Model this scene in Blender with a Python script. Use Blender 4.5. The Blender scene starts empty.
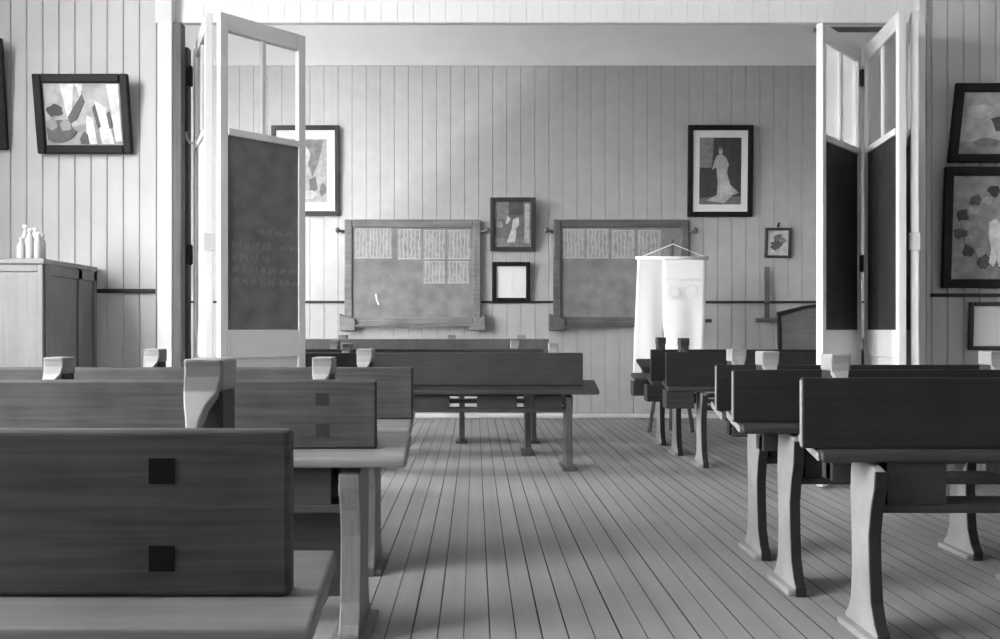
import bpy, bmesh, math, random
from mathutils import Vector, Matrix
random.seed(7)
S = bpy.context.scene
C = S.collection
F = 850.0; VX = 475.0; VY = 329.0; EYE = 0.95
def wx(px, d): return (px - VX) * d / F
def wz(py, d): return EYE + (VY - py) * d / F

# ------------------------------------------------------------------ materials
def new_mat(name):
    m = bpy.data.materials.new(name); m.use_nodes = True
    nt = m.node_tree; nt.nodes.clear()
    out = nt.nodes.new('ShaderNodeOutputMaterial')
    b = nt.nodes.new('ShaderNodeBsdfPrincipled')
    nt.links.new(b.outputs[0], out.inputs[0])
    return m, nt, b
def g(v): return (v, v, v, 1)
def paint(name, v, rough=0.6, var=0.12, scale=3.0, spec=0.3, bump=0.0):
    m, nt, b = new_mat(name)
    tc = nt.nodes.new('ShaderNodeTexCoord')
    n = nt.nodes.new('ShaderNodeTexNoise'); n.inputs['Scale'].default_value = scale
    n.inputs['Detail'].default_value = 6
    nt.links.new(tc.outputs['Object'], n.inputs['Vector'])
    r = nt.nodes.new('ShaderNodeValToRGB')
    r.color_ramp.elements[0].position = 0.3; r.color_ramp.elements[0].color = g(v*(1-var))
    r.color_ramp.elements[1].position = 0.7; r.color_ramp.elements[1].color = g(v*(1+var))
    nt.links.new(n.outputs['Fac'], r.inputs['Fac'])
    nt.links.new(r.outputs[0], b.inputs['Base Color'])
    b.inputs['Roughness'].default_value = rough
    b.inputs['Specular IOR Level'].default_value = spec
    if bump:
        n2 = nt.nodes.new('ShaderNodeTexNoise'); n2.inputs['Scale'].default_value = 60
        nt.links.new(tc.outputs['Object'], n2.inputs['Vector'])
        bp = nt.nodes.new('ShaderNodeBump'); bp.inputs['Strength'].default_value = bump
        bp.inputs['Distance'].default_value = 0.01
        nt.links.new(n2.outputs['Fac'], bp.inputs['Height']); nt.links.new(bp.outputs[0], b.inputs['Normal'])
    return m
def wood(name, v, axis=0, contrast=0.35, rough=0.5, spec=0.35, fine=70.0, along=2.5):
    m, nt, b = new_mat(name)
    tc = nt.nodes.new('ShaderNodeTexCoord')
    mp = nt.nodes.new('ShaderNodeMapping')
    sc = [fine, fine, fine]; sc[axis] = along
    mp.inputs['Scale'].default_value = sc
    nt.links.new(tc.outputs['Object'], mp.inputs['Vector'])
    n = nt.nodes.new('ShaderNodeTexNoise'); n.inputs['Scale'].default_value = 1.0
    n.inputs['Detail'].default_value = 5; n.inputs['Distortion'].default_value = 0.4
    nt.links.new(mp.outputs[0], n.inputs['Vector'])
    n2 = nt.nodes.new('ShaderNodeTexNoise'); n2.inputs['Scale'].default_value = 4.0; n2.inputs['Detail'].default_value = 4
    nt.links.new(tc.outputs['Object'], n2.inputs['Vector'])
    mx = nt.nodes.new('ShaderNodeMath'); mx.operation = 'MULTIPLY_ADD'
    mx.inputs[1].default_value = 0.5
    nt.links.new(n2.outputs['Fac'], mx.inputs[0])
    hf = nt.nodes.new('ShaderNodeMath'); hf.operation = 'MULTIPLY'; hf.inputs[1].default_value = 0.5
    nt.links.new(n.outputs['Fac'], hf.inputs[0]); nt.links.new(hf.outputs[0], mx.inputs[2])
    r = nt.nodes.new('ShaderNodeValToRGB')
    r.color_ramp.elements[0].position = 0.32; r.color_ramp.elements[0].color = g(v*(1-contrast))
    r.color_ramp.elements[1].position = 0.68; r.color_ramp.elements[1].color = g(v*(1+contrast))
    nt.links.new(mx.outputs[0], r.inputs['Fac'])
    nt.links.new(r.outputs[0], b.inputs['Base Color'])
    b.inputs['Roughness'].default_value = rough
    b.inputs['Specular IOR Level'].default_value = spec
    return m
def glass_mat(name):
    m = bpy.data.materials.new(name); m.use_nodes = True
    nt = m.node_tree; nt.nodes.clear()
    out = nt.nodes.new('ShaderNodeOutputMaterial')
    t = nt.nodes.new('ShaderNodeBsdfTransparent'); t.inputs[0].default_value = (0.95, 0.95, 0.95, 1)
    gl = nt.nodes.new('ShaderNodeBsdfGlossy'); gl.inputs['Roughness'].default_value = 0.02
    mix = nt.nodes.new('ShaderNodeMixShader')
    mix.inputs[0].default_value = 0.05
    nt.links.new(t.outputs[0], mix.inputs[1]); nt.links.new(gl.outputs[0], mix.inputs[2])
    nt.links.new(mix.outputs[0], out.inputs[0])
    return m
def back_wall_mat():
    # light fall-off painted into the boards: paler above and left of ragged edge
    m, nt, b = new_mat('boards_light_falloff')
    L = nt.links.new; N = nt.nodes.new
    geo = N('ShaderNodeNewGeometry')
    sx = N('ShaderNodeSeparateXYZ'); L(geo.outputs['Position'], sx.inputs[0])
    n = N('ShaderNodeTexNoise'); n.inputs['Scale'].default_value = 2.6; n.inputs['Detail'].default_value = 8; L(geo.outputs['Position'], n.inputs['Vector'])
    # edge value e = a*x + b*z
    def mad(i, a, c):
        q = N('ShaderNodeMath'); q.operation = 'MULTIPLY_ADD'; q.inputs[1].default_value = a
        L(i, q.inputs[0])
        if isinstance(c, float): q.inputs[2].default_value = c
        else: L(c, q.inputs[2])
        return q.outputs[0]
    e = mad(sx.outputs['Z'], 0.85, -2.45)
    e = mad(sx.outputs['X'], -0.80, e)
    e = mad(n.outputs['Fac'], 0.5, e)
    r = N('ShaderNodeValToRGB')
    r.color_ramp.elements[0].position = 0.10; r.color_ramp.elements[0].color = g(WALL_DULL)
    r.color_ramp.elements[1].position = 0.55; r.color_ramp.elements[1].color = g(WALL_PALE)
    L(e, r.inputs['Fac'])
    n2 = N('ShaderNodeTexNoise'); n2.inputs['Scale'].default_value = 9; n2.inputs['Detail'].default_value = 6; L(geo.outputs['Position'], n2.inputs['Vector'])
    r2 = N('ShaderNodeValToRGB')
    r2.color_ramp.elements[0].position = 0.3; r2.color_ramp.elements[0].color = g(0.9)
    r2.color_ramp.elements[1].position = 0.7; r2.color_ramp.elements[1].color = g(1.0)
    L(n2.outputs['Fac'], r2.inputs['Fac'])
    mx = N('ShaderNodeMix'); mx.data_type = 'RGBA'; mx.blend_type = 'MULTIPLY'; mx.inputs[0].default_value = 1
    L(r.outputs[0], mx.inputs[6]); L(r2.outputs[0], mx.inputs[7])
    L(mx.outputs[2], b.inputs['Base Color'])
    b.inputs['Roughness'].default_value = 0.7
    return m
def floor_mat():
    m, nt, b = new_mat('scrubbed_floor_boards')
    L = nt.links.new; N = nt.nodes.new
    geo = N('ShaderNodeNewGeometry')
    mp = N('ShaderNodeMapping'); mp.inputs['Scale'].default_value = (12.3, 0.35, 1); L(geo.outputs['Position'], mp.inputs[0])
    n = N('ShaderNodeTexNoise'); n.inputs['Scale'].default_value = 1; n.inputs['Detail'].default_value = 4; L(mp.outputs[0], n.inputs['Vector'])
    n2 = N('ShaderNodeTexNoise'); n2.inputs['Scale'].default_value = 1.6; n2.inputs['Detail'].default_value = 7; L(geo.outputs['Position'], n2.inputs['Vector'])
    a = N('ShaderNodeMath'); a.operation = 'ADD'; L(n.outputs['Fac'], a.inputs[0]); L(n2.outputs['Fac'], a.inputs[1])
    h = N('ShaderNodeMath'); h.operation = 'MULTIPLY'; h.inputs[1].default_value = 0.5; L(a.outputs[0], h.inputs[0])
    r = N('ShaderNodeValToRGB')
    r.color_ramp.elements[0].position = 0.3; r.color_ramp.elements[0].color = g(FLOOR*0.75)
    r.color_ramp.elements[1].position = 0.7; r.color_ramp.elements[1].color = g(FLOOR*1.25)
    L(h.outputs[0], r.inputs['Fac']); L(r.outputs[0], b.inputs['Base Color'])
    b.inputs['Roughness'].default_value = 0.62; b.inputs['Specular IOR Level'].default_value = 0.3
    return m
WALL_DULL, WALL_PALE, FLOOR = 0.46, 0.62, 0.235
def dusty_glass():
    m = glass_mat('dusty_door_glass'); nt = m.node_tree
    tr = nt.nodes.new('ShaderNodeBsdfTranslucent'); tr.inputs[0].default_value = (0.8, 0.8, 0.8, 1)
    mx = nt.nodes.new('ShaderNodeMixShader'); mx.inputs[0].default_value = 0.4
    old = [n for n in nt.nodes if n.type == 'MIX_SHADER' and n != mx][0]; out = [n for n in nt.nodes if n.type == 'OUTPUT_MATERIAL'][0]
    nt.links.new(old.outputs[0], mx.inputs[1]); nt.links.new(tr.outputs[0], mx.inputs[2]); nt.links.new(mx.outputs[0], out.inputs[0])
    return m
M = dict(
    back=back_wall_mat(), floor=floor_mat(),
    part=paint('partition_paint', 0.52, var=0.06), head=paint('header_whitewash', 0.8, var=0.03),
    ceil=paint('ceiling_whitewash', 0.8, var=0.03), side=paint('side_wall_paint', 0.5, var=0.05),
    rail=paint('dado_rail_stain', 0.03), dirt=paint('floor_joint_dirt', 0.06, rough=0.9), base=paint('baseboard_paint', 0.62),
    trim=paint('door_white_paint', 0.66, var=0.05), stain=wood('dark_post_stain', 0.07, axis=2),
    slate=paint('slate_paint', 0.035, rough=0.75, var=0.3, scale=9),
    chalky=paint('chalk_dusted_board', 0.23, rough=0.85, var=0.2, scale=7),
    bframe=wood('board_frame_wood', 0.2), bframe2=wood('board_frame_wood_dark', 0.12),
    smudge=paint('chalk_smudge', 0.33, rough=0.9, var=0.25, scale=20), chalk=paint('chalk', 0.5, rough=0.9), faint=paint('faint_chalk', 0.30, rough=0.9),
    glass=glass_mat('window_glass'), dglass=dusty_glass(),
    desk=wood('desk_wood_dark', 0.018, contrast=0.45, rough=0.6, spec=0.2), deskf=wood('desk_wood_far', 0.035, contrast=0.4), deskl=wood('desk_wood_worn', 0.05, contrast=0.6, rough=0.55, spec=0.25),
    top=wood('desk_top_worn', 0.145, contrast=0.25, rough=0.45), topd=wood('desk_top_dark', 0.035, contrast=0.3, rough=0.5), leg=wood('leg_wood', 0.13, axis=2, contrast=0.3),
    arm=paint('arm_pale_paint', 0.27, var=0.1, scale=12), shelf=wood('shelf_wood', 0.035), post=wood('post_wood', 0.03, axis=2), dusty=paint('dusty_slate', 0.15, rough=0.8, var=0.2, scale=9),
    plugs=paint('worn_plug', 0.03, spec=0.1, rough=0.8), plug=paint('dark_plug', 0.006, spec=0.1, rough=0.8), legr=paint('leg_pale_paint', 0.26, var=0.15, scale=8), legd=wood('leg_wood_dark', 0.07, axis=2), lit_end=paint('lit_end_tone', 0.24, var=0.1), iron_and_shade=paint('hinge_iron_leg_shade', 0.02, rough=0.4),  # end tone is painted window light; hinge tone also paints leg shade
    frame=wood('frame_black', 0.014, rough=0.5, spec=0.15), framem=wood('frame_brown', 0.05, spec=0.2),
    cup=wood('cupboard_wood', 0.24, axis=2, contrast=0.15), cupd=wood('cupboard_wood_dark', 0.16, axis=2, contrast=0.25),
    paper=paint('white_paper', 0.8, var=0.04), sheet=paint('chart_cloth', 0.85, var=0.03), glaze=paint('pale_glaze', 0.5, rough=0.3),
)
for v in (3, 6, 10, 16, 22, 30, 42, 55, 70):
    M['t%d' % v] = paint('print_tone_%d' % v, v/100, rough=0.5, var=0.25, scale=18)

# ------------------------------------------------------------------ mesh helpers
class MB:
    def __init__(self): self.bm = bmesh.new()
    def box(self, x0, x1, y0, y1, z0, z1):
        v = [self.bm.verts.new((x, y, z)) for x in (x0, x1) for y in (y0, y1) for z in (z0, z1)]
        for f in ((0,1,3,2), (4,6,7,5), (0,4,5,1), (2,3,7,6), (0,2,6,4), (1,5,7,3)):
            self.bm.faces.new([v[i] for i in f])
        return self
    def prism_x(self, prof, x0, x1):           # profile in (y, z)
        a = [self.bm.verts.new((x0, y, z)) for y, z in prof]; b = [self.bm.verts.new((x1, y, z)) for y, z in prof]
        n = len(prof)
        for i in range(n):
            self.bm.faces.new((a[i], a[(i+1) % n], b[(i+1) % n], b[i]))
        self.bm.faces.new(a[::-1]); self.bm.faces.new(b)
        return self
    def prism_y(self, prof, y0, y1):           # profile in (x, z)
        a = [self.bm.verts.new((x, y0, z)) for x, z in prof]; b = [self.bm.verts.new((x, y1, z)) for x, z in prof]
        n = len(prof)
        for i in range(n):
            self.bm.faces.new((a[i], a[(i+1) % n], b[(i+1) % n], b[i]))
        self.bm.faces.new(a[::-1]); self.bm.faces.new(b)
        return self
    def lathe(self, prof, cx=0, cy=0, n=20):
        rings = []
        for r, z in prof:
            rings.append([self.bm.verts.new((cx + r*math.cos(2*math.pi*k/n), cy + r*math.sin(2*math.pi*k/n), z)) for k in range(n)])
        for a, b in zip(rings, rings[1:]):
            for k in range(n): self.bm.faces.new((a[k], a[(k+1) % n], b[(k+1) % n], b[k]))
        self.bm.faces.new(rings[0][::-1]); self.bm.faces.new(rings[-1])
        return self
    def tube(self, pts, r, n=8):
        pts = [Vector(p) for p in pts]; rings = []
        for i, p in enumerate(pts):
            t = (pts[min(i+1, len(pts)-1)] - pts[max(i-1, 0)]).normalized()
            up = Vector((0, 0, 1)) if abs(t.z) < 0.9 else Vector((1, 0, 0))
            u = t.cross(up).normalized(); w = t.cross(u)
            rr = r[i] if isinstance(r, (list, tuple)) else r
            rings.append([self.bm.verts.new(p + rr*(u*math.cos(2*math.pi*k/n) + w*math.sin(2*math.pi*k/n))) for k in range(n)])
        for a, b in zip(rings, rings[1:]):
            for k in range(n): self.bm.faces.new((a[k], a[(k+1) % n], b[(k+1) % n], b[k]))
        self.bm.faces.new(rings[0][::-1]); self.bm.faces.new(rings[-1])
        return self
    def ribbon(self, pts, w, y0, y1):          # chalk stroke in the xz plane, a little raised
        P = [Vector((p[0], p[1])) for p in pts]
        l, r = [], []
        for i, p in enumerate(P):
            t = (P[min(i+1, len(P)-1)] - P[max(i-1, 0)]).normalized(); nrm = Vector((-t.y, t.x)) * w/2
            l.append(p + nrm); r.append(p - nrm)
        vs = [[self.bm.verts.new((q.x, y, q.y)) for q in s] for y in (y0, y1) for s in (l, r)]
        fl, fr, bl, br = vs
        for i in range(len(P)-1):
            for a, b in ((fl, fr), (br, bl), (bl, fl), (fr, br)):
                self.bm.faces.new((a[i], a[i+1], b[i+1], b[i]))
        return self
    def xf(self, mat): self.bm.transform(mat); return self
    def build(self, name, mat, parent=None, bevel=0.0, smooth=False, seg=2):
        bmesh.ops.recalc_face_normals(self.bm, faces=self.bm.faces[:])
        me = bpy.data.meshes.new(name); self.bm.to_mesh(me); self.bm.free()
        me.materials.append(mat)
        o = bpy.data.objects.new(name, me); C.objects.link(o)
        if parent: o.parent = parent
        if smooth:
            for p in me.polygons: p.use_smooth = True
        if bevel:
            b = o.modifiers.new('bevel', 'BEVEL'); b.width = bevel; b.segments = seg; b.limit_method = 'ANGLE'
        return o
def thing(name, label, cat, loc=(0, 0, 0), group=None, rotz=0, kind=None):
    o = bpy.data.objects.new(name, None); C.objects.link(o); o.empty_display_size = 0.1
    o.location = loc; o.rotation_euler = (0, 0, rotz); tag(o, label, cat, group, kind)
    return o
def tag(o, label=None, cat=None, group=None, kind=None):
    if label: o['label'] = label
    if cat: o['category'] = cat
    if group: o['group'] = group
    if kind: o['kind'] = kind
    return o
def struct(o): o['kind'] = 'structure'; return o

# ------------------------------------------------------------------ the room
XL, XR, YB, YP, YR, ZC = -3.7, 5.0, 9.07, 5.27, -3.6, 4.45
YPB = 5.40
def boards_wall(name, x0, x1, z0, z1, y, pitch, thick, mat, off=0.0, gw=0.005, gd=0.010):
    """Boarded wall facing -y, one V groove between boards."""
    prof = []
    n0 = math.floor((x0 - off)/pitch)
    prof.append((x0, y))
    k = n0 + 1
    while off + k*pitch < x1 - 0.02:
        cx = off + k*pitch
        if cx > x0 + 0.02: prof += [(cx-gw, y), (cx, y+gd), (cx+gw, y)]
        k += 1
    prof += [(x1, y), (x1, y+thick), (x0, y+thick)]
    mb = MB(); bm = mb.bm
    a = [bm.verts.new((p[0], p[1], z0)) for p in prof]; b = [bm.verts.new((p[0], p[1], z1)) for p in prof]
    n = len(prof)
    for i in range(n): bm.faces.new((a[i], a[(i+1) % n], b[(i+1) % n], b[i]))
    bm.faces.new(a[::-1]); bm.faces.new(b)
    return mb.build(name, mat)
# floor: narrow boards with open joints, running away from the camera
def floor_boards():
    mb = MB(); bm = mb.bm; pitch = 0.081; gw = 0.0019; gd = 0.008
    prof = [(XL, 0)]; k = 1
    while XL + k*pitch < XR - 0.02:
        cx = XL + k*pitch + 0.02
        w = gw*random.uniform(0.6, 1.5)
        prof += [(cx-w, 0), (cx-w*0.8, -gd), (cx+w*0.8, -gd), (cx+w, 0)]
        k += 1
    prof += [(XR, 0), (XR, -0.08), (XL, -0.08)]
    a = [bm.verts.new((p[0], YR, p[1])) for p in prof]; b = [bm.verts.new((p[0], YB+0.1, p[1])) for p in prof]
    n = len(prof)
    for i in range(n): bm.faces.new((a[i], a[(i+1) % n], b[(i+1) % n], b[i]))
    bm.faces.new(a[::-1]); bm.faces.new(b)
    o = mb.build('floor', M['floor']); o.data.materials.append(M['dirt'])
    for p in o.data.polygons:
        if -0.02 < p.center.z < -0.0005: p.material_index = 1
    return o
struct(floor_boards())
struct(boards_wall('wall_back', XL, XR, 0, ZC, YB, 0.15, 0.12, M['back'], off=0.04, gw=0.0045, gd=0.008))
struct(MB().box(XL, XR, YB-0.012, YB+0.02, 3.76, ZC).build('trim_8', M['head']))
struct(MB().box(XL-0.1, XR+0.1, YR-0.1, YB+0.12, ZC, ZC+0.1).build('ceiling', M['ceil']))
struct(MB().box(XR, XR+0.12, YR, YB, 0, ZC).build('wall_right', M['side']))
struct(MB().box(XL, XR, YR-0.12, YR, 0, ZC).build('wall_rear', M['side']))
# windows in the left wall
WINS = [(0.2, 1.5), (1.75, 3.0), (5.75, 6.7), (7.0, 7.6)]
WZ0, WZ1 = 1.0, 3.9
mb = MB(); y = YR
for a, b in WINS:
    mb.box(XL-0.15, XL, y, a, 0, ZC); mb.box(XL-0.15, XL, a, b, 0, WZ0); mb.box(XL-0.15, XL, a, b, WZ1, ZC); y = b
mb.box(XL-0.15, XL, y, YB, 0, ZC)
struct(mb.build('wall_left', M['side']))
for i, (a, b) in enumerate(WINS):
    m2 = MB(); zm = (WZ0+WZ1)/2; ym = (a+b)/2
    for (p, q, r, s) in ((a, a+0.06, WZ0, WZ1), (b-0.06, b, WZ0, WZ1), (a, b, WZ0, WZ0+0.06), (a, b, WZ1-0.06, WZ1), (a, b, zm-0.03, zm+0.03), (ym-0.015, ym+0.015, WZ0, WZ1)):
        m2.box(XL-0.10, XL-0.05, p, q, r, s)
    o = struct(m2.build('window_%d' % (i+1), M['trim']))
    li = bpy.data.lights.new('window_daylight', 'AREA'); li.shape = 'RECTANGLE'
    li.size = b-a; li.size_y = WZ1-WZ0; li.cycles.is_portal = True
    lo = bpy.data.objects.new('window_daylight', li); C.objects.link(lo)
    lo.location = (XL-0.16, ym, zm)
    lo.rotation_euler = Vector((1, 0, 0)).to_track_quat('-Z', 'Z').to_euler()
# windows behind the camera in the rear wall are left closed.
# partition between the two rooms
JL, JR, ZH = -1.98, 2.80, 2.85
struct(boards_wall('wall_partition_left', XL, JL, 0, ZC, YP, 0.1, YPB-YP, M['part'], off=0.02))
struct(boards_wall('wall_partition_right', JR, XR, 0, ZC, YP, 0.1, YPB-YP, M['part'], off=0.03))
struct(boards_wall('wall_header', JL, JR, ZH, ZC, YP, 0.1, 0.045, M['head'], off=0.02, gw=0.003, gd=0.004))
# jambs
struct(MB().box(wx(157, 5.2), wx(172, 5.2), 5.2, YPB+0.02, 0, ZC).build('trim_1', M['trim'], bevel=0.006))
struct(MB().box(wx(172.5, 5.14), wx(181.5, 5.14), 5.14, 5.21, 0, wz(22, 5.14)).build('trim_2', M['stain'], bevel=0.006))
struct(MB().box(wx(919, 5.24), wx(926, 5.24), 5.24, YPB+0.02, 0, ZC).build('trim_3', M['trim'], bevel=0.005))
# track along the header
struct(MB().box(wx(815, 5.2), wx(888, 5.2), 5.19, 5.23, 2.775, 2.795).build('trim_4', M['stain']))
# dado rails
struct(MB().box(XL, XR, YB-0.022, YB, 1.226, 1.25).build('trim_5', M['rail'], bevel=0.004))
struct(MB().box(XL, JL, YP-0.025, YP, wz(293, YP), wz(289, YP)).build('trim_6', M['rail'], bevel=0.004))
struct(MB().box(JR+0.02, XR, YP-0.025, YP, wz(297, YP), wz(293.5, YP)).build('trim_7', M['rail'], bevel=0.004))
struct(MB().box(XL, XR, YB-0.03, YB, 0, 0.045).build('baseboard_back', M['base'], bevel=0.01))

# ------------------------------------------------------------------ folding doors
ZT = 2.766
def leaf(n, A, B, label, t=0.042, flip=1, writing=False, hinges=(), white=0):
    """One leaf hung from A (near end) to B, glazed above, blackboard in the middle, panel below. Local x along the leaf, front face at -y."""
    A = Vector((A[0], A[1], 0)); B = Vector((B[0], B[1], 0)); w = (B-A).length
    ang = math.atan2(B.y-A.y, B.x-A.x)
    root = thing('door_%d' % n, label, 'folding door', A, rotz=ang, kind='structure')
    st = 0.05
    fr = MB()
    fr.box(0, st, -t/2, t/2, 0.015, ZT); fr.box(w-st, w, -t/2, t/2, 0.015, ZT)
    fr.box(st, w-st, -t/2, t/2, ZT-0.10, ZT); fr.box(st, w-st, -t/2-0.006, t/2+0.006, 2.068, 2.108)
    fr.box(st, w-st, -t/2, t/2, 0.78, 0.945); fr.box(st, w-st, -t/2, t/2, 0.015, 0.16)
    fr.build('door_frame', M['trim'], root, bevel=0.004)
    MB().box(w/2-0.014, w/2+0.014, -0.014, 0.014, 2.108, ZT-0.10).build('glazing_bar', M['trim'], root, bevel=0.003)
    MB().box(st, w/2-0.014, -0.002, 0.002, 2.108, ZT-0.10).build('pane', M['dglass' if n in (3, 4) else 'glass'], root)
    MB().box(w/2+0.014, w-st, -0.002, 0.002, 2.108, ZT-0.10).build('pane', M['dglass' if n in (3, 4) else 'glass'], root)
    bb = MB().box(st, w-st, -0.012, 0.012, 0.945, 2.068).build('blackboard_panel', M['dusty' if writing else 'slate'], root)
    MB().box(st, w-st, -0.010, 0.010, 0.16, 0.78).build('lower_panel', M['trim'], root)
    if white:
        MB().box(st, w-st, *((0.0125, 0.016) if white > 0 else (-0.016, -0.0125)), 0.945, 2.068).build('back_panel', M['trim'], root)
    if writing:
        mb = MB(); rnd = random.Random(3)
        def line(x0, x1, z, h):
            x = x0
            while x < x1:
                L = rnd.uniform(0.03, 0.07); P = []; k = 0
                while k*0.008 < L:
                    P.append((x + k*0.008, z + h*(0.5 if k % 2 else -0.5)*rnd.uniform(0.5, 1.1))); k += 1
                if len(P) > 1: mb.ribbon(P, 0.0032, -0.0135, -0.0115)
                x += L + 0.02
        line(0.26, 0.50, 1.53, 0.035)
        for i, z in enumerate((1.44, 1.37, 1.30, 1.23)):
            line(0.08, 0.34, z, 0.05)
            if i != 1: line(0.40, 0.52, z, 0.04)
        mb.build('chalk_writing', M['faint'], bb)
    for (hx, hz, side) in hinges:
        h = MB().box(hx-0.02, hx+0.02, side*t/2-0.008, side*t/2+0.008, hz-0.05, hz+0.05)
        h.tube([(hx, side*(t/2+0.012), hz-0.055), (hx, side*(t/2+0.012), hz+0.055)], 0.01)
        h.build('hinge', M['iron_and_shade'], root)
    return root, w
rA, wA = leaf(1, (-1.470, 4.87), (-1.065, 5.285), 'left folding door leaf turned towards us, blackboard with faint chalk writing', writing=True)
rB, wB = leaf(2, (-1.525, 4.875), (-1.765, 5.41), 'narrow bright edge-on leaf of the left folding door', white=1)
MB().box(wB, wB+0.03, -0.022, 0.022, 0.015, 2.74).build('dark_edge', M['stain'], rB, bevel=0.003)
hp = struct(MB().box(wx(183.5, 5.40), wx(188, 5.40), 5.40, 5.46, 0, wz(48, 5.42)).build('trim_9', M['stain'], bevel=0.004))
for hz in (2.55, 1.42):
    h = MB().box(wx(186.5, 5.39), wx(192.5, 5.39), 5.385, 5.40, hz-0.06, hz+0.06)
    h.tube([(wx(190, 5.38), 5.382, hz-0.065), (wx(190, 5.38), 5.382, hz+0.065)], 0.011)
    h.build('hinge', M['iron_and_shade'], hp)
rD, wD = leaf(3, (2.045, 5.045), (2.475, 5.49), 'right folding door leaf nearest the opening, dark blackboard facing right', hinges=((0.60, 2.56, -1), (0.60, 1.37, -1)))
rE, wE = leaf(4, (2.525, 5.47), (2.435, 4.84), 'right folding door leaf seen steeply, half-lit blackboard')
rF, wF = leaf(5, (2.515, 4.86), (2.74, 5.40), 'outermost leaf of the right folding door, edge-on beside the wall')
# small brass catch on the meeting edges
for nm, root, x in (('door_catch', rB, 0.0), ('door_catch', rF, 0.0)):
    MB().box(x-0.006, x+0.004, -0.03, 0.03, 1.40, 1.50).build(nm, M['glaze'], root, bevel=0.003)
MB().tube([(wx(p, 5.37), 5.37, wz(q, 5.37)) for p, q in ((186, 132), (187, 139), (190, 143), (194, 143), (198, 139), (201, 131))], 0.009).build('cord_loop', M['glaze'], hp, smooth=True)

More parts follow.
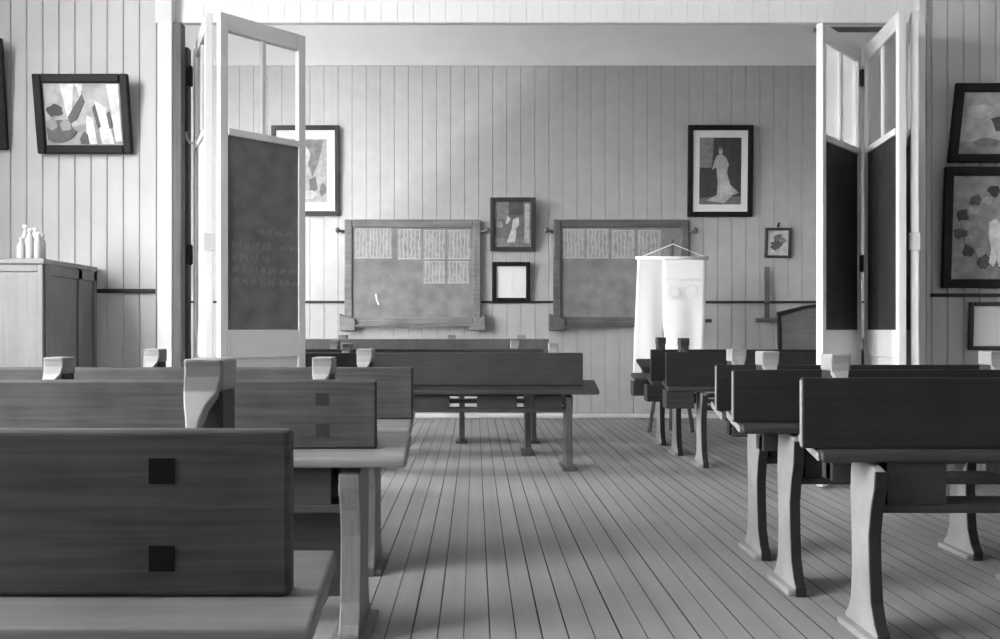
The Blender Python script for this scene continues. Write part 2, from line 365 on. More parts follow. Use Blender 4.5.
# ------------------------------------------------------------------ desks
def leg_profile(h, k=1.0):
    f = [(-0.065, 0.0), (-0.065, 0.035), (-0.045, 0.06), (-0.022, 0.12), (-0.012, 0.22), (-0.008, 0.32), (-0.022, 0.40), (-0.045, 0.47), (-0.05, h-0.02)]
    b = [(0.15, h+0.036), (0.17, 0.50), (0.175, 0.42), (0.165, 0.32), (0.16, 0.20), (0.17, 0.10), (0.195, 0.055), (0.225, 0.035), (0.225, 0.0)]
    return f + [(y*k, z) for y, z in b]
def desk(label, x0, L, d, zt, zs, legs, pm, ovl=0.03, ovr=0.03, boxes=None, folded=False, arms=None, zarm=0.86, plugs=(), rotz=0.0, shelf=True, aoff=-0.09, tm='top', lw=0.044, lm='leg', y0=-0.09, lit_ends=False, flange=False, kick=False, bev=0.012, am='arm', pbev=0.008, plm='plug', lk=1.0, pth=0.034):
    root = thing('school_desk', label, 'school desk', (x0, d, 0), 'long wooden school desks in rows', rotz)
    slope = 0.055/0.24
    y1 = 0.15
    za, zb = zs, zs + slope*(y1-y0)
    th = 0.034
    MB().prism_x([(y0, za-th), (y0, za), (y1, zb), (y1, zb-th)], -ovl, L+ovr).build('desk_top', M[tm], root, bevel=bev, seg=3)
    zp = zs - slope*y0 + 0.002
    if lit_ends:  # pale strip paints window light onto the left end of the top
        MB().prism_x([(y0+0.01, za-th+0.006), (y0+0.01, za-0.003), (y1-0.01, zb-0.005), (y1-0.01, zb-th+0.004)], -ovl-0.006, -ovl).build('lit_end_strip', M['lit_end'], root, bevel=0.002)
    if not folded:
        bp = MB().box(0, L, 0, pth, zp, zt).build('back_panel', M[pm], root, bevel=pbev, seg=3)
        if lit_ends: MB().box(-0.003, 0.001, 0.004, pth-0.004, zp+0.005, zt-0.006).build('lit_panel_edge', M['lit_end'], bp, bevel=0.002)  # painted light along the panel's left edge
    else:
        a = math.radians(14); h = zt - zp
        o = MB().box(0, L, -h*0.5, h*0.5, 0, 0.03).xf(Matrix.Rotation(a, 4, 'X')).xf(Matrix.Translation((0, 0.02, zt-0.155))).build('back_panel', M[pm], root, bevel=0.014, seg=3)
    hs = zs - th
    for k, lx in enumerate(legs):
        lg = MB().prism_x(leg_profile(hs, lk), lx-lw/2, lx+lw/2)
        lg.prism_x([(-0.06, 0), (-0.06, 0.022), (0.22*lk, 0.022), (0.22*lk, 0)], lx-lw/2-0.028, lx+lw/2+0.028)
        lo = lg.build('leg', M[lm], root, bevel=0.005)
        if flange:  # dark strip painting shade onto the front of each leg
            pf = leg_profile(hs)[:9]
            MB().prism_x([(y-0.007, z) for y, z in pf] + [(y+0.004, z) for y, z in pf[::-1]], lx-lw/2-0.002, lx+lw/2+0.002).build('shade_strip', M['iron_and_shade'], lo, bevel=0.002)
        ax = lx + aoff
        if arms is not None and k not in arms: continue
        # upright post with a pale head, and the curved arm that comes forward from it and down to the back panel
        pz0 = zs - 0.12; zh = zarm-0.054
        po = MB().box(ax-0.030, ax+0.030, 0.160, 0.235, pz0, zh)
        po.box(min(ax, lx)-0.03, max(ax, lx)+0.02, 0.150, 0.200, pz0, pz0+0.06)
        ob = po.build('support_post', M['post'], root, bevel=0.004)
        MB().prism_x([(0.155, zh), (0.15, zarm-0.012), (0.146, zarm), (0.237, zarm), (0.237, zh)], ax-0.033, ax+0.033).build('post_head', M[am], ob, bevel=0.005)
        if not folded:
            m = MB(); bm = m.bm; sec = []
            for (y, z, xa, xb) in ((0.155, zarm-0.012, -0.033, 0.033), (0.148, zh, -0.032, 0.024), (0.125, zh-0.02, -0.024, 0.012), (0.098, zh-0.045, -0.012, 0.010), (0.070, zh-0.075, -0.002, 0.010), (0.050, zh-0.11, 0.0, 0.02), (0.0345, zh-0.16, 0.0, 0.02)):
                y2 = min(y+0.022, 0.158) if y > 0.06 else y+0.022
                sec.append([bm.verts.new(q) for q in ((ax+xa, y, z), (ax+xb, y, z), (ax+xb, y2, z-0.012), (ax+xa, y2, z-0.012))])
            for a, b in zip(sec, sec[1:]):
                for q in range(4): bm.faces.new((a[q], a[(q+1) % 4], b[(q+1) % 4], b[q]))
            bm.faces.new(sec[0][::-1]); bm.faces.new(sec[-1])
            m.build('curved_arm', M[am], ob, bevel=0.003)
        if plugs and not folded and k == len(legs)-1:
            px = lx - 0.09
            for pz in plugs:
                MB().box(px-0.019, px+0.019, -0.0015, 0.005, pz-0.019, pz+0.019).build('square_plug', M[plm], bp)
    if shelf:
        MB().box(legs[0]+0.021, legs[-1]-0.021 if legs[-1] != legs[0] else legs[-1], -0.01, 0.13, 0.388, 0.415).build('book_shelf', M['shelf'], root, bevel=0.004) if len(legs) > 1 else None
    if kick:
        MB().box(legs[-2]+0.03, legs[-1]-0.03, 0.10, 0.125, 0.10, 0.39).build('kick_board', M['shelf'], root, bevel=0.003)
    for (bx0, bx1) in (boxes or []):
        b = MB()
        zt2 = zs-th+0.012; z0 = 0.415
        b.box(bx0, bx0+0.014, -0.005, 0.125, z0, zt2); b.box(bx1-0.014, bx1, -0.005, 0.125, z0, zt2)
        b.box(bx0, bx1, -0.008, 0.006, z0, zt2)
        if bx1 <= legs[0] or bx0 >= legs[-1]: b.box(bx0, bx1, -0.008, 0.125, z0-0.014, z0)
        b.build('book_box', M['shelf'], root, bevel=0.003)
    return root
# left column, front to back: the benches run out of the picture on the left
def left_desk(label, d, zt, zs, end, legx, pm, zarm, L=2.2, ovr=0.045, **k):
    x0 = end - L
    lg = [legx - 1.74 - x0, legx - 0.87 - x0, legx - x0]
    bx = [(lg[0]+0.06, lg[0]+0.32), (lg[1]-0.34, lg[1]-0.06), (lg[1]+0.06, lg[1]+0.34), (lg[2]-0.34, lg[2]-0.06)]
    return desk(label, x0, L, d, zt, zs, lg, pm, ovr=ovr, boxes=bx, zarm=zarm, **k)
left_desk('nearest school desk at left, two dark square plugs in its worn back', 1.262, 0.80, 0.533, -0.275, -0.375, 'deskl', 0.90, aoff=-0.077, y0=-0.075, bev=0.007, lw=0.06, plugs=(0.609, 0.739))
left_desk('second school desk from the front in the left column', 2.60, 0.794, 0.566, -0.302, -0.378, 'deskl', 0.858, ovr=0.098, aoff=-0.117, lw=0.064, y0=-0.065, kick=True, plm='plugs', plugs=(0.64, 0.735))
left_desk('third school desk of the left column, just before the folded doors', 3.32, 0.80, 0.575, -0.243, -0.415, 'deskl', 0.868, ovr=0.0, aoff=-0.036, lw=0.06)
def right_desk(label, d, zt, zs, end, legx, pm, zarm, L=2.2, boxes=None, **k):
    x0 = end
    lg = [legx - x0, legx + 0.87 - x0, legx + 1.74 - x0]
    bx = boxes or [(lg[0]+0.04, lg[0]+0.22), (lg[1]-0.10, lg[1]-0.04), (lg[1]+0.06, lg[1]+0.3), (lg[2]-0.34, lg[2]-0.06)]
    return desk(label, x0, L, d, zt, zs, lg, pm, boxes=bx, zarm=zarm, tm='topd', lm='legr', lit_ends=True, flange=True, pbev=0.003, lk=0.72, lw=0.032, pth=0.024, y0=-0.028, **k)  # flange: dark strips painting shade onto the leg fronts
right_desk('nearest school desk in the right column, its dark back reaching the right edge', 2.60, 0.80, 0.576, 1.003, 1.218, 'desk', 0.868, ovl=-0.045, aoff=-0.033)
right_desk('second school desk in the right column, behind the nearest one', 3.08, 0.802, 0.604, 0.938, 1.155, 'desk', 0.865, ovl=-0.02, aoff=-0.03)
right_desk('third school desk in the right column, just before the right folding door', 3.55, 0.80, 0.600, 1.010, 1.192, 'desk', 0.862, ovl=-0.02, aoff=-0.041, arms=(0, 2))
# far room, left group
def far_desk(label, d, zt, zs, x0, x1, legs, pm, zarm, ovl, ovr, **k):
    k['tm'] = 'topd'
    if pm == 'desk': k.update(lm='legr', flange=True, am='post', pbev=0.003, lk=0.75, lw=0.034, y0=-0.03)  # legs get painted shade strips; arms darkened in colour as if back-lit
    else: k['lm'] = 'legd'
    lg = [q-x0 for q in legs]
    bx = k.pop('boxes', [])
    return desk(label, x0, x1-x0, d, zt, zs, lg, pm, ovl=ovl, ovr=ovr, boxes=[(a-x0, b-x0) for a, b in bx], zarm=zarm, **k)
far_desk('front desk of the far room left group, three book boxes hanging under it', 5.73, 0.79, 0.545, -1.18, 0.728, (-0.80, 0.634), 'deskf', 0.852, 0.06, 0.10, boxes=((-0.42, -0.175), (0.013, 0.283), (0.404, 0.586)))
far_desk('middle desk of the far room left group', 6.43, 0.80, 0.55, -1.40, 0.52, (-1.0, 0.40), 'deskf', 0.86, 0.05, 0.05, boxes=((-0.5, -0.25), (0.05, 0.3)))
far_desk('rear desk of the far room left group, grey back nearest the blackboards', 7.10, 0.868, 0.57, -1.45, 0.62, (-1.04, -0.11, 0.49), 'leg', 0.90, 0.05, 0.05)
# far room, right group
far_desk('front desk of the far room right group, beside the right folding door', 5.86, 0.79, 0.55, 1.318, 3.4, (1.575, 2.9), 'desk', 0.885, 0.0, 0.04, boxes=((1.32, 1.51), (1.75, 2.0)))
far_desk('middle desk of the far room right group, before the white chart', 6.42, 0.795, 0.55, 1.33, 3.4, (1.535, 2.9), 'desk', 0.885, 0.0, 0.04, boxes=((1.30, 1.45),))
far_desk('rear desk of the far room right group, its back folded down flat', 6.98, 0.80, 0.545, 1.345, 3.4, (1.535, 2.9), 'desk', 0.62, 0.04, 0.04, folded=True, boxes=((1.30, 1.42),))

# ------------------------------------------------------------------ wall pictures
def picture(label, cat, px0, px1, py0, py1, d, fw, fmat, tilt=0, mat_w=0.0, art=(), bg='t55', depth=0.03, group='framed pictures on the walls', name='framed_picture', rot=0):
    x0, x1 = wx(px0, d), wx(px1, d); z0, z1 = wz(py1, d), wz(py0, d)
    W, H = x1-x0, z1-z0
    root = thing(name, label, cat, (x0+W/2, d, z0), group)
    root.rotation_euler = (math.radians(tilt), math.radians(rot), 0)
    f = MB(); a = W/2
    fr = [(-a, -a+fw, 0, H), (a-fw, a, 0, H), (-a+fw, a-fw, 0, fw), (-a+fw, a-fw, H-fw, H)]
    for p, q, r, s in fr: f.box(p, q, -depth, 0, r, s)
    f.build('picture_frame', M[fmat], root, bevel=min(0.008, fw/4))
    ix0, ix1, iz0, iz1 = -a+fw, a-fw, fw, H-fw
    y = -depth*0.4
    MB().box(ix0, ix1, y, -0.002, iz0, iz1).build('mat_board' if mat_w else 'print', M['paper'] if mat_w else M[bg], root)
    if mat_w:
        ix0 += mat_w; ix1 -= mat_w; iz0 += mat_w*1.1; iz1 -= mat_w*1.1; y -= 0.0015
        MB().box(ix0, ix1, y, -0.003, iz0, iz1).build('print', M[bg], root)
    lay = 0
    for tone, pts in art:
        lay += 1
        P = [(ix0 + u*(ix1-ix0), iz0 + v*(iz1-iz0)) for u, v in pts]
        MB().prism_y(P, y-0.0006*lay-0.0004, y).build('print_shape', M[tone], root)
    return root
def blob(cx, cy, rx, ry, n=12, seed=0, j=0.2):
    r = random.Random(seed)
    return [(cx + rx*math.cos(2*math.pi*k/n)*(1+r.uniform(-j, j)), cy + ry*math.sin(2*math.pi*k/n)*(1+r.uniform(-j, j))) for k in range(n)]
picture('dark framed print of white sails tilting off the left partition', 'picture', 40, 134, 77, 154, YP-0.01, 0.052, 'frame', tilt=9, bg='t30', depth=0.035, art=(
    ('t42', [(0.02, 0.35), (0.35, 0.30), (0.98, 0.45), (0.98, 0.98), (0.02, 0.98)]),
    ('t70', [(0.22, 0.98), (0.40, 0.98), (0.36, 0.55), (0.30, 0.42)]),
    ('t70', [(0.42, 0.98), (0.52, 0.98), (0.48, 0.75)]),
    ('t70', [(0.52, 0.02), (0.66, 0.02), (0.62, 0.45), (0.54, 0.48)]),
    ('t70', [(0.66, 0.72), (0.80, 0.6), (0.88, 0.02), (0.72, 0.02)]),
    ('t70', [(0.82, 0.98), (0.97, 0.98), (0.98, 0.06), (0.90, 0.06)]),
    ('t10', [(0.30, 0.45), (0.38, 0.60), (0.50, 0.82), (0.53, 0.70), (0.42, 0.42), (0.33, 0.35)]),
    ('t10', [(0.62, 0.60), (0.66, 0.66), (0.72, 0.30), (0.68, 0.26)]),
    ('t10', [(0.80, 0.52), (0.84, 0.54), (0.87, 0.30), (0.83, 0.26)]),
    ('t6', blob(0.14, 0.56, 0.10, 0.10, seed=1)), ('t10', blob(0.20, 0.22, 0.18, 0.20, seed=2)),
    ('t30', blob(0.10, 0.34, 0.07, 0.09, seed=3)), ('t30', blob(0.27, 0.32, 0.08, 0.09, seed=4)),
    ('t10', [(0.44, 0.10), (0.50, 0.22), (0.54, 0.18), (0.56, 0.02), (0.46, 0.02)])))
picture('dark framed picture cut off by the left edge above the cupboard', 'picture', -70, 10, 42, 150, YP-0.01, 0.05, 'frame', tilt=6, bg='t30', art=(
    ('t42', [(0.02, 0.4), (0.98, 0.3), (0.98, 0.98), (0.02, 0.98)]), ('t16', blob(0.45, 0.35, 0.3, 0.2, seed=6))))
WB = YB - 0.006
picture('tall framed print with wide white mount, half hidden by the left folding door', 'picture', 272, 340, 126, 216, WB, 0.05, 'framem', tilt=1, mat_w=0.085, bg='t42', art=(
    ('t22', [(0.40, 0.98), (0.92, 0.98), (0.80, 0.62), (0.66, 0.40), (0.56, 0.60)]),
    ('t55', blob(0.42, 0.75, 0.2, 0.16, seed=9)), ('t16', [(0.58, 0.36), (0.74, 0.40), (0.78, 0.20), (0.60, 0.16)]),
    ('t22', blob(0.9, 0.2, 0.08, 0.1, seed=11)), ('t55', blob(0.55, 0.12, 0.2, 0.07, seed=10))))
picture('black framed portrait print of a standing figure in a long pale gown', 'picture', 687, 752, 126, 217, WB, 0.055, 'frame', tilt=2, mat_w=0.07, bg='t6', art=(
    ('t22', [(0.0, 0.55), (0.30, 0.55), (0.34, 1.0), (0.0, 1.0)]),
    ('t16', [(0.0, 0.0), (1.0, 0.0), (1.0, 0.12), (0.0, 0.10)]),
    ('t42', [(0.15, 0.06), (0.60, 0.02), (0.80, 0.14), (0.95, 0.17), (0.74, 0.30), (0.66, 0.48), (0.70, 0.60), (0.64, 0.70), (0.55, 0.745), (0.43, 0.74), (0.36, 0.66), (0.30, 0.52), (0.40, 0.56), (0.42, 0.46), (0.44, 0.30), (0.42, 0.14)]),
    ('t55', [(0.50, 0.10), (0.80, 0.16), (0.62, 0.46), (0.50, 0.46)]),
    ('t42', blob(0.50, 0.80, 0.05, 0.055, seed=14, j=0.05)), ('t16', blob(0.50, 0.845, 0.055, 0.025, seed=15, j=0.05))))
picture('framed genre print hanging between the two large blackboards', 'picture', 490, 535, 198, 251, WB, 0.045, 'framem', tilt=9, bg='t16', depth=0.035, art=(
    ('t22', [(0.0, 0.0), (1, 0.0), (1, 0.16), (0, 0.2)]), ('t22', [(0.0, 0.6), (0.38, 0.62), (0.38, 1), (0, 1)]),
    ('t42', [(0.82, 0.08), (0.96, 0.08), (0.96, 0.96), (0.82, 0.96)]), ('t10', [(0.4, 0.7), (0.78, 0.7), (0.78, 1), (0.4, 1)]),
    ('t55', [(0.34, 0.10), (0.48, 0.42), (0.50, 0.60), (0.58, 0.64), (0.60, 0.30), (0.56, 0.10)]),
    ('t55', [(0.30, 0.52), (0.36, 0.70), (0.44, 0.62), (0.36, 0.50)]), ('t55', blob(0.62, 0.55, 0.05, 0.12, seed=17)), ('t30', blob(0.14, 0.5, 0.09, 0.08, seed=18))))
picture('blank white sheet in a thin black frame below the genre print', 'picture', 492, 530, 262, 302, WB, 0.045, 'frame', tilt=4, bg='paper')
p = picture('smallest framed picture, dark flower print hanging from a nail', 'picture', 764, 790, 228, 258, WB, 0.028, 'framem', tilt=5, bg='t55', art=(
    ('t10', blob(0.42, 0.42, 0.24, 0.22, n=16, seed=20, j=0.4)), ('t16', blob(0.5, 0.72, 0.2, 0.14, n=14, seed=21, j=0.4)), ('t22', blob(0.75, 0.60, 0.12, 0.14, seed=22, j=0.4))))
MB().tube([(0, 0.0, 0.33), (0, -0.03, 0.37)], 0.012).build('nail', M['iron_and_shade'], p)
picture('dark framed landscape print, topmost by the right edge, leaning forward', 'picture', 946, 1060, 86, 163, YP-0.01, 0.055, 'frame', tilt=11, bg='t42', depth=0.035, art=(
    ('t30', [(0, 0), (1, 0), (1, 0.25), (0, 0.2)]), ('t10', blob(0.44, 0.50, 0.12, 0.12, seed=30, j=0.3)), ('t22', blob(0.3, 0.18, 0.15, 0.08, seed=31)), ('t55', blob(0.2, 0.7, 0.15, 0.1, seed=32))))
ring = []
for k in range(9):
    a = 1.3 + k*0.5
    ring.append(('t6' if k % 2 else 't10', blob(0.5 + 0.42*math.cos(a), 0.5 + 0.36*math.sin(a), 0.06, 0.055, seed=40+k, j=0.35)))
    ring.append(('t42', blob(0.5 + 0.36*math.cos(a+0.25), 0.5 + 0.30*math.sin(a+0.25), 0.05, 0.04, seed=60+k, j=0.35)))
picture('large black framed print with leaf wreath around a white figure', 'picture', 940, 1060, 168, 288, YP-0.01, 0.055, 'frame', tilt=3, bg='t30', art=ring + [
    ('t70', [(0.36, 0.16), (0.41, 0.12), (0.44, 0.20), (0.47, 0.12), (0.53, 0.14), (0.52, 0.35), (0.48, 0.45), (0.47, 0.53), (0.42, 0.58), (0.36, 0.55), (0.36, 0.40), (0.39, 0.28)])])
picture('small white notice in a thin dark frame below the wreath print', 'picture', 967, 1040, 302, 350, YP-0.01, 0.025, 'framem', tilt=2, bg='paper')

# ------------------------------------------------------------------ blackboards on the far wall
def blackboard(label, px0, px1, py0, py1, rows, fm, seed, peg_left=True):
    d = YB - 0.002
    x0, x1 = wx(px0, d), wx(px1, d); z0, z1 = wz(py1, d), wz(py0, d)
    root = thing('blackboard', label, 'blackboard', (x0, d, z0), 'chalked blackboards on the far wall')
    W, H = x1-x0, z1-z0; w = 0.085
    f = MB()
    for a, b, c, e in ((0, w, 0, H), (W-w, W, 0, H), (w, W-w, 0, w), (w, W-w, H-w, H)): f.box(a, b, -0.05, 0, c, e)
    f.build('board_frame', M[fm], root, bevel=0.012)
    s = MB().box(w, W-w, -0.03, -0.005, w, H-w).build('writing_surface', M['chalky'], root)
    for a in (-0.05, W-0.12):
        MB().prism_y([(a, -0.06), (a+0.17, -0.06), (a+0.17, 0.0), (a+0.06 if a > 0 else a+0.17, 0.06), (a, 0.12)] if a < 0 else [(a, -0.06), (a+0.17, -0.06), (a+0.17, 0.12), (a, 0.0)], -0.085, 0).build('corner_block', M[fm], root, bevel=0.008)
    MB().box(0.12, W-0.12, -0.09, -0.05, -0.02, 0.0).build('chalk_ledge', M[fm], root, bevel=0.004)
    for a, sx in ((0, -1), (W, 1)):
        t = MB().tube([(a, -0.03, H-0.13), (a+sx*0.05, -0.045, H-0.12), (a+sx*0.085, -0.05, H-0.10)], [0.018, 0.012, 0.015])
        t.lathe([(0.005, H-0.145), (0.022, H-0.13), (0.026, H-0.105), (0.01, H-0.085)], a+sx*0.07, -0.045, n=10)
        t.build('fixing_peg', M['bframe2'], root, smooth=True)
    rnd = random.Random(seed)
    for (a, b, top, bot, n, wd) in rows:
        m = MB(); X0, X1 = wx(a, d)-x0, wx(b, d)-x0; Z1, Z0 = wz(top, d)-z0, wz(bot, d)-z0
        for k in range(n):
            cx = X0 + (k+0.5)*(X1-X0)/n; P = []; ph = rnd.uniform(0, 6); fr = rnd.uniform(18, 40)
            for q in range(22):
                z = Z1 - (Z1-Z0)*q/21*rnd.uniform(0.985, 1.0)
                P.append((cx + 0.004*math.sin(ph + fr*z) + rnd.uniform(-0.005, 0.005), z))
            m.ribbon(P, wd*rnd.uniform(0.7, 1.3), -0.0315, -0.029)
        m.ribbon([(X0, Z0), ((X0+X1)/2, Z0+0.004), (X1, Z0)], wd, -0.0316, -0.029)
        m.ribbon([(X0, Z1), ((X0+X1)/2, Z1+0.004), (X1, Z1)], wd, -0.0316, -0.029)
        m.build('chalk_writing', M['chalk'], s)
        MB().prism_y([(X0-0.004, Z0-0.012), (X1+0.004, Z0-0.008), (X1+0.004, Z1+0.006), (X0-0.004, Z1+0.010)], -0.0304, -0.028).build('chalk_smudge', M['smudge'], s)
    return s, (x0, z0), d
s, o, d = blackboard('left blackboard on the far wall, chalk columns in two rows', 345, 481, 220, 325, [
    (355, 368, 228, 258, 4, 0.009), (369, 392, 228, 258, 7, 0.009), (398, 421, 230, 259, 6, 0.010), (424, 445, 231, 259, 6, 0.009), (448, 470, 231, 259, 6, 0.009),
    (424, 445, 262, 283, 6, 0.009), (448, 469, 262, 283, 6, 0.009)], 'bframe', 5)
MB().ribbon([(wx(376, d)-o[0], wz(294, d)-o[1]), (wx(377, d)-o[0], wz(300, d)-o[1]), (wx(379, d)-o[0], wz(305, d)-o[1])], 0.016, -0.0316, -0.029).build('chalk_mark', M['paper'], s)
blackboard('right blackboard on the far wall, one band of chalk columns, behind the chart', 553, 688, 220, 325, [
    (562, 584, 230, 258, 6, 0.008), (586, 608, 230, 258, 6, 0.008), (611, 634, 231, 258, 6, 0.008), (637, 660, 231, 258, 6, 0.008)], 'bframe2', 8)

# ------------------------------------------------------------------ chart on an easel
dE = 7.75
ex, ez = wx(673, dE), 0
e = thing('easel', 'dark wooden easel stand behind the white chart', 'easel', (ex, dE+0.06, 0))
MB().tube([(0, 0, 0.02), (0, -0.02, wz(240, dE))], [0.022, 0.014]).build('pole', M['stain'], e)
MB().tube([(-0.02, 0, 1.2), (-0.20, 0.02, 0.0)], 0.018).build('leg', M['stain'], e)
MB().tube([(0.02, 0, 1.2), (0.20, 0.02, 0.0)], 0.018).build('leg', M['stain'], e)
MB().tube([(0, 0.02, 1.2), (0.0, 0.40, 0.0)], 0.018).build('leg', M['stain'], e)
MB().box(-0.30, 0.37, -0.005, 0.02, wz(322.5, dE)-0.0, wz(319, dE)).build('peg_rail', M['stain'], e, bevel=0.004)
c = thing('wall_chart', 'white hanging chart with torn lower edge on the easel', 'chart', (wx(637, dE), dE, wz(380, dE)))
Z0 = wz(380, dE)
def sheet(pts_top, pts_bot, name, seed):
    mb = MB(); bm = mb.bm; nu, nv = 10, 16; rows = []
    rnd = random.Random(seed)
    for j in range(nv+1):
        v = j/nv; row = []
        for i in range(nu+1):
            u = i/nu
            xt = pts_top[0] + u*(pts_top[1]-pts_top[0]); xb = pts_bot[0] + u*(pts_bot[1]-pts_bot[0])
            # the slit opens only in the lower part
            q = max(0.0, v-0.5)*2
            inner = u if name == 'a' else 1-u
            px = xt + (xb-xt)*(v*(1-inner) + q*inner); py = 258 + v*(380-258)
            y = 0.012*math.sin(px*0.22)*v - 0.04*v - (0.004 if name == 'b' else 0)
            row.append(bm.verts.new((wx(px, dE)-wx(637, dE), y, wz(py, dE)-Z0)))
        rows.append(row)
    for a, b in zip(rows, rows[1:]):
        for i in range(nu): bm.faces.new((a[i], a[i+1], b[i+1], b[i]))
    o = mb.build('chart_sheet', M['sheet'], c, smooth=True)
    so = o.modifiers.new('solid', 'SOLIDIFY'); so.thickness = 0.003
    return o
sheet((637.5, 664.5), (632, 659.5), 'a', 1)
sheet((662.5, 706.5), (667, 702), 'b', 2)
MB().tube([(wx(635.5, dE)-wx(637, dE), 0, wz(258, dE)-Z0), (wx(708.5, dE)-wx(637, dE), 0, wz(258, dE)-Z0)], 0.016, n=12).build('roller', M['sheet'], c, smooth=True)
MB().tube([(wx(641, dE)-wx(637, dE), 0, wz(257, dE)-Z0), (wx(673, dE)-wx(637, dE), 0.0, wz(244, dE)-Z0), (wx(705, dE)-wx(637, dE), 0, wz(257, dE)-Z0)], 0.005).build('hanging_cord', M['sheet'], c)
# dim drawing on the chart
mb = MB()
for pts in ([(650, 272), (652, 276), (654, 272)],): pass
for (cx, cy, rx, ry) in ((674, 292, 5, 6), (692, 291, 5, 6)):
    P = [(wx(cx + rx*math.cos(k*0.5), dE)-wx(637, dE), wz(cy + ry*math.sin(k*0.5), dE)-Z0) for k in range(14)]
    mb.ribbon(P, 0.022, -0.034, -0.030)
mb.ribbon([(wx(664, dE)-wx(637, dE), wz(279, dE)-Z0), (wx(702, dE)-wx(637, dE), wz(279, dE)-Z0)], 0.02, -0.034, -0.030)
mb.build('faint_drawing', M['paper'], c)

# T-square on the far wall and a chair behind the right door
t = thing('hanging_t_square', 'dark wooden T-square hanging head down on the far wall', 'T-square', (wx(767, YB-0.03), YB-0.024, wz(321, YB)))
MB().box(-0.026, 0.026, -0.012, 0, 0.03, wz(267, YB)-wz(321, YB)).build('blade', M['bframe2'], t, bevel=0.003)
MB().box(-0.115, 0.125, -0.022, 0.024, -0.01, 0.03).build('head', M['bframe2'], t, bevel=0.004)
dC = 7.9
ch = thing('wooden_chair', 'dark wooden chair with broad panelled back behind the right folding door', 'chair', (wx(805, dC), dC, 0), rotz=math.radians(-6))
tl = math.radians(-6)
MB().prism_y([(-0.22, 0.5), (0.22, 0.5), (0.24, wz(304, dC)-0.0), (0.0, wz(307, dC)), (-0.235, wz(313.5, dC))], -0.012, 0.012).xf(Matrix.Rotation(0, 4, 'X')).build('back_panel', M['bframe2'], ch, bevel=0.006)
MB().prism_y([(-0.25, wz(317, dC)), (-0.25, wz(312, dC)), (0.0, wz(305.5, dC)), (0.26, wz(302, dC)), (0.26, wz(305, dC)), (0.0, wz(308.5, dC))], -0.028, 0.028).build('top_rail', M['desk'], ch, bevel=0.005)
for sx in (-1, 1):
    MB().prism_y([(sx*0.25, wz(313, dC)) , (sx*0.22, wz(313, dC)), (sx*0.19, 0.0), (sx*0.23, 0.0)], -0.022, 0.022).build('leg', M['desk'], ch, bevel=0.004)
    MB().box(sx*0.21-0.02, sx*0.21+0.02, -0.40, -0.36, 0, 0.43).build('leg', M['desk'], ch, bevel=0.004)
MB().box(-0.24, 0.24, -0.42, 0.02, 0.43, 0.46).build('seat', M['desk'], ch, bevel=0.008)

# ------------------------------------------------------------------ cupboard and bottles at left
cf, cb = 4.60, YP - 0.03
cr = wx(42.5, cf); cl = cr - 1.0; zc = wz(258.5, cf)
cu = thing('cupboard', 'low wooden cupboard with pale front against the left partition', 'cupboard', (cl, cf, 0))
Wc, Dc = cr-cl, cb-cf
MB().box(0, Wc, 0.02, Dc, 0.05, zc-0.03).build('body', M['cupd'], cu, bevel=0.004)
MB().box(-0.02, Wc+0.015, -0.015, Dc, zc-0.03, zc).build('top', M['cup'], cu, bevel=0.006)
f = MB()
for a, b, q, r in ((0, 0.05, 0.05, zc-0.03), (Wc-0.03, Wc, 0.05, zc-0.03), (0.05, Wc-0.03, zc-0.07, zc-0.03), (0.05, Wc-0.03, 0.05, 0.12)): f.box(a, b, 0, 0.02, q, r)
f.build('front_frame', M['cup'], cu, bevel=0.003)
for k, (a, b) in enumerate(((0.052, Wc/2-0.003), (Wc/2+0.003, Wc-0.032))):
    dd = MB().box(a, b, 0.006, 0.02, 0.122, zc-0.072).build('door', M['cup'], cu, bevel=0.003)
    kx = b-0.04 if k == 0 else a+0.04
    MB().lathe([(0.006, 0), (0.006, 0.012), (0.013, 0.02), (0.010, 0.03)], n=12).xf(Matrix.Rotation(math.radians(90), 4, 'X')).xf(Matrix.Translation((kx, 0.006, 0.75))).build('knob', M['iron_and_shade'], dd, smooth=True)
sp = MB()
for a, b, q, r in ((0.02, 0.07, 0.05, zc-0.03), (Dc*0.62, Dc*0.62+0.05, 0.05, zc-0.03), (Dc-0.04, Dc, 0.05, zc-0.03), (0.07, Dc, zc-0.09, zc-0.03), (0.07, Dc, 0.05, 0.13)):
    sp.box(Wc, Wc+0.01, a, b, q, r)
sp.build('side_frame', M['cupd'], cu, bevel=0.002)
MB().box(0.02, Wc-0.02, 0.05, Dc, 0, 0.05).build('plinth', M['cupd'], cu)
bl = [(21.5, 0.03, 0.115, 0.020, 'shortest front white bottle at the left of the cupboard top'),
      (25.5, 0.11, 0.195, 0.020, 'tallest white bottle at the back of the cupboard top'),
      (30.0, 0.04, 0.165, 0.019, 'white bottle second in front on the cupboard top'),
      (35.0, 0.12, 0.180, 0.020, 'white bottle behind the middle of the cluster on the cupboard'),
      (38.0, 0.05, 0.145, 0.018, 'white bottle standing third in the front of the cluster'),
      (42.0, 0.15, 0.150, 0.018, 'greyish bottle at the right end of the cupboard cluster')]
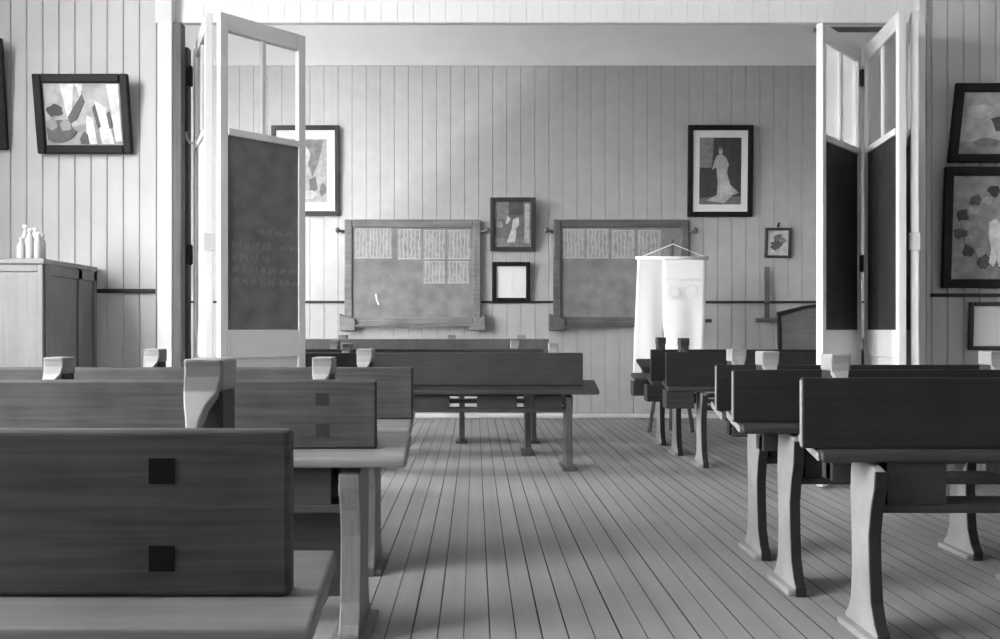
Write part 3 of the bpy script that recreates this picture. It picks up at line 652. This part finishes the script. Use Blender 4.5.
for i, (px, dy, h, r, lab) in enumerate(bl):
    d = cf + dy; r *= 1.15
    b = thing('bottle', lab, 'bottle', (wx(px, d), d, zc), 'bottles on the cupboard')
    MB().lathe([(r*0.9, 0), (r, 0.006), (r, h*0.62), (r*0.85, h*0.70), (r*0.55, h*0.78), (r*0.5, h*0.90)], n=18).build('body', M['glaze'], b, smooth=True)
    MB().lathe([(r*0.62, h*0.90), (r*0.65, h*0.98), (r*0.5, h)], n=16).build('stopper', M['paper'], b, smooth=True)

# ------------------------------------------------------------------ light, world, camera
w = bpy.data.worlds.new('sky'); S.world = w; w.use_nodes = True
nt = w.node_tree; bgn = nt.nodes['Background']
tc = nt.nodes.new('ShaderNodeTexCoord'); sx = nt.nodes.new('ShaderNodeSeparateXYZ'); nt.links.new(tc.outputs['Generated'], sx.inputs[0])
rp = nt.nodes.new('ShaderNodeValToRGB')
rp.color_ramp.elements[0].position = 0.46; rp.color_ramp.elements[0].color = g(0.25)
rp.color_ramp.elements[1].position = 0.52; rp.color_ramp.elements[1].color = g(1.0)
ma = nt.nodes.new('ShaderNodeMath'); ma.operation = 'MULTIPLY_ADD'; ma.inputs[1].default_value = 0.5; ma.inputs[2].default_value = 0.5
nt.links.new(sx.outputs['Z'], ma.inputs[0]); nt.links.new(ma.outputs[0], rp.inputs['Fac']); nt.links.new(rp.outputs[0], bgn.inputs[0])
bgn.inputs[1].default_value = 12.0
cam = bpy.data.cameras.new('camera'); co = bpy.data.objects.new('camera', cam); C.objects.link(co)
cam.sensor_width = 36; cam.lens = 36*F/1000
cam.shift_x = (500-VX)/1000; cam.shift_y = (VY-319.5)/1000
co.location = (0, 0, EYE); co.rotation_euler = (math.radians(90), 0, 0)
cam.clip_start = 0.05
S.camera = co
S.view_settings.view_transform = 'Standard'; S.view_settings.look = 'None'
S.view_settings.gamma = 1; S.view_settings.use_curve_mapping = False
S.view_settings.exposure = 1.8
S.cycles.use_denoising = True
S.cycles.max_bounces = 10; S.cycles.diffuse_bounces = 6; S.cycles.transparent_max_bounces = 24
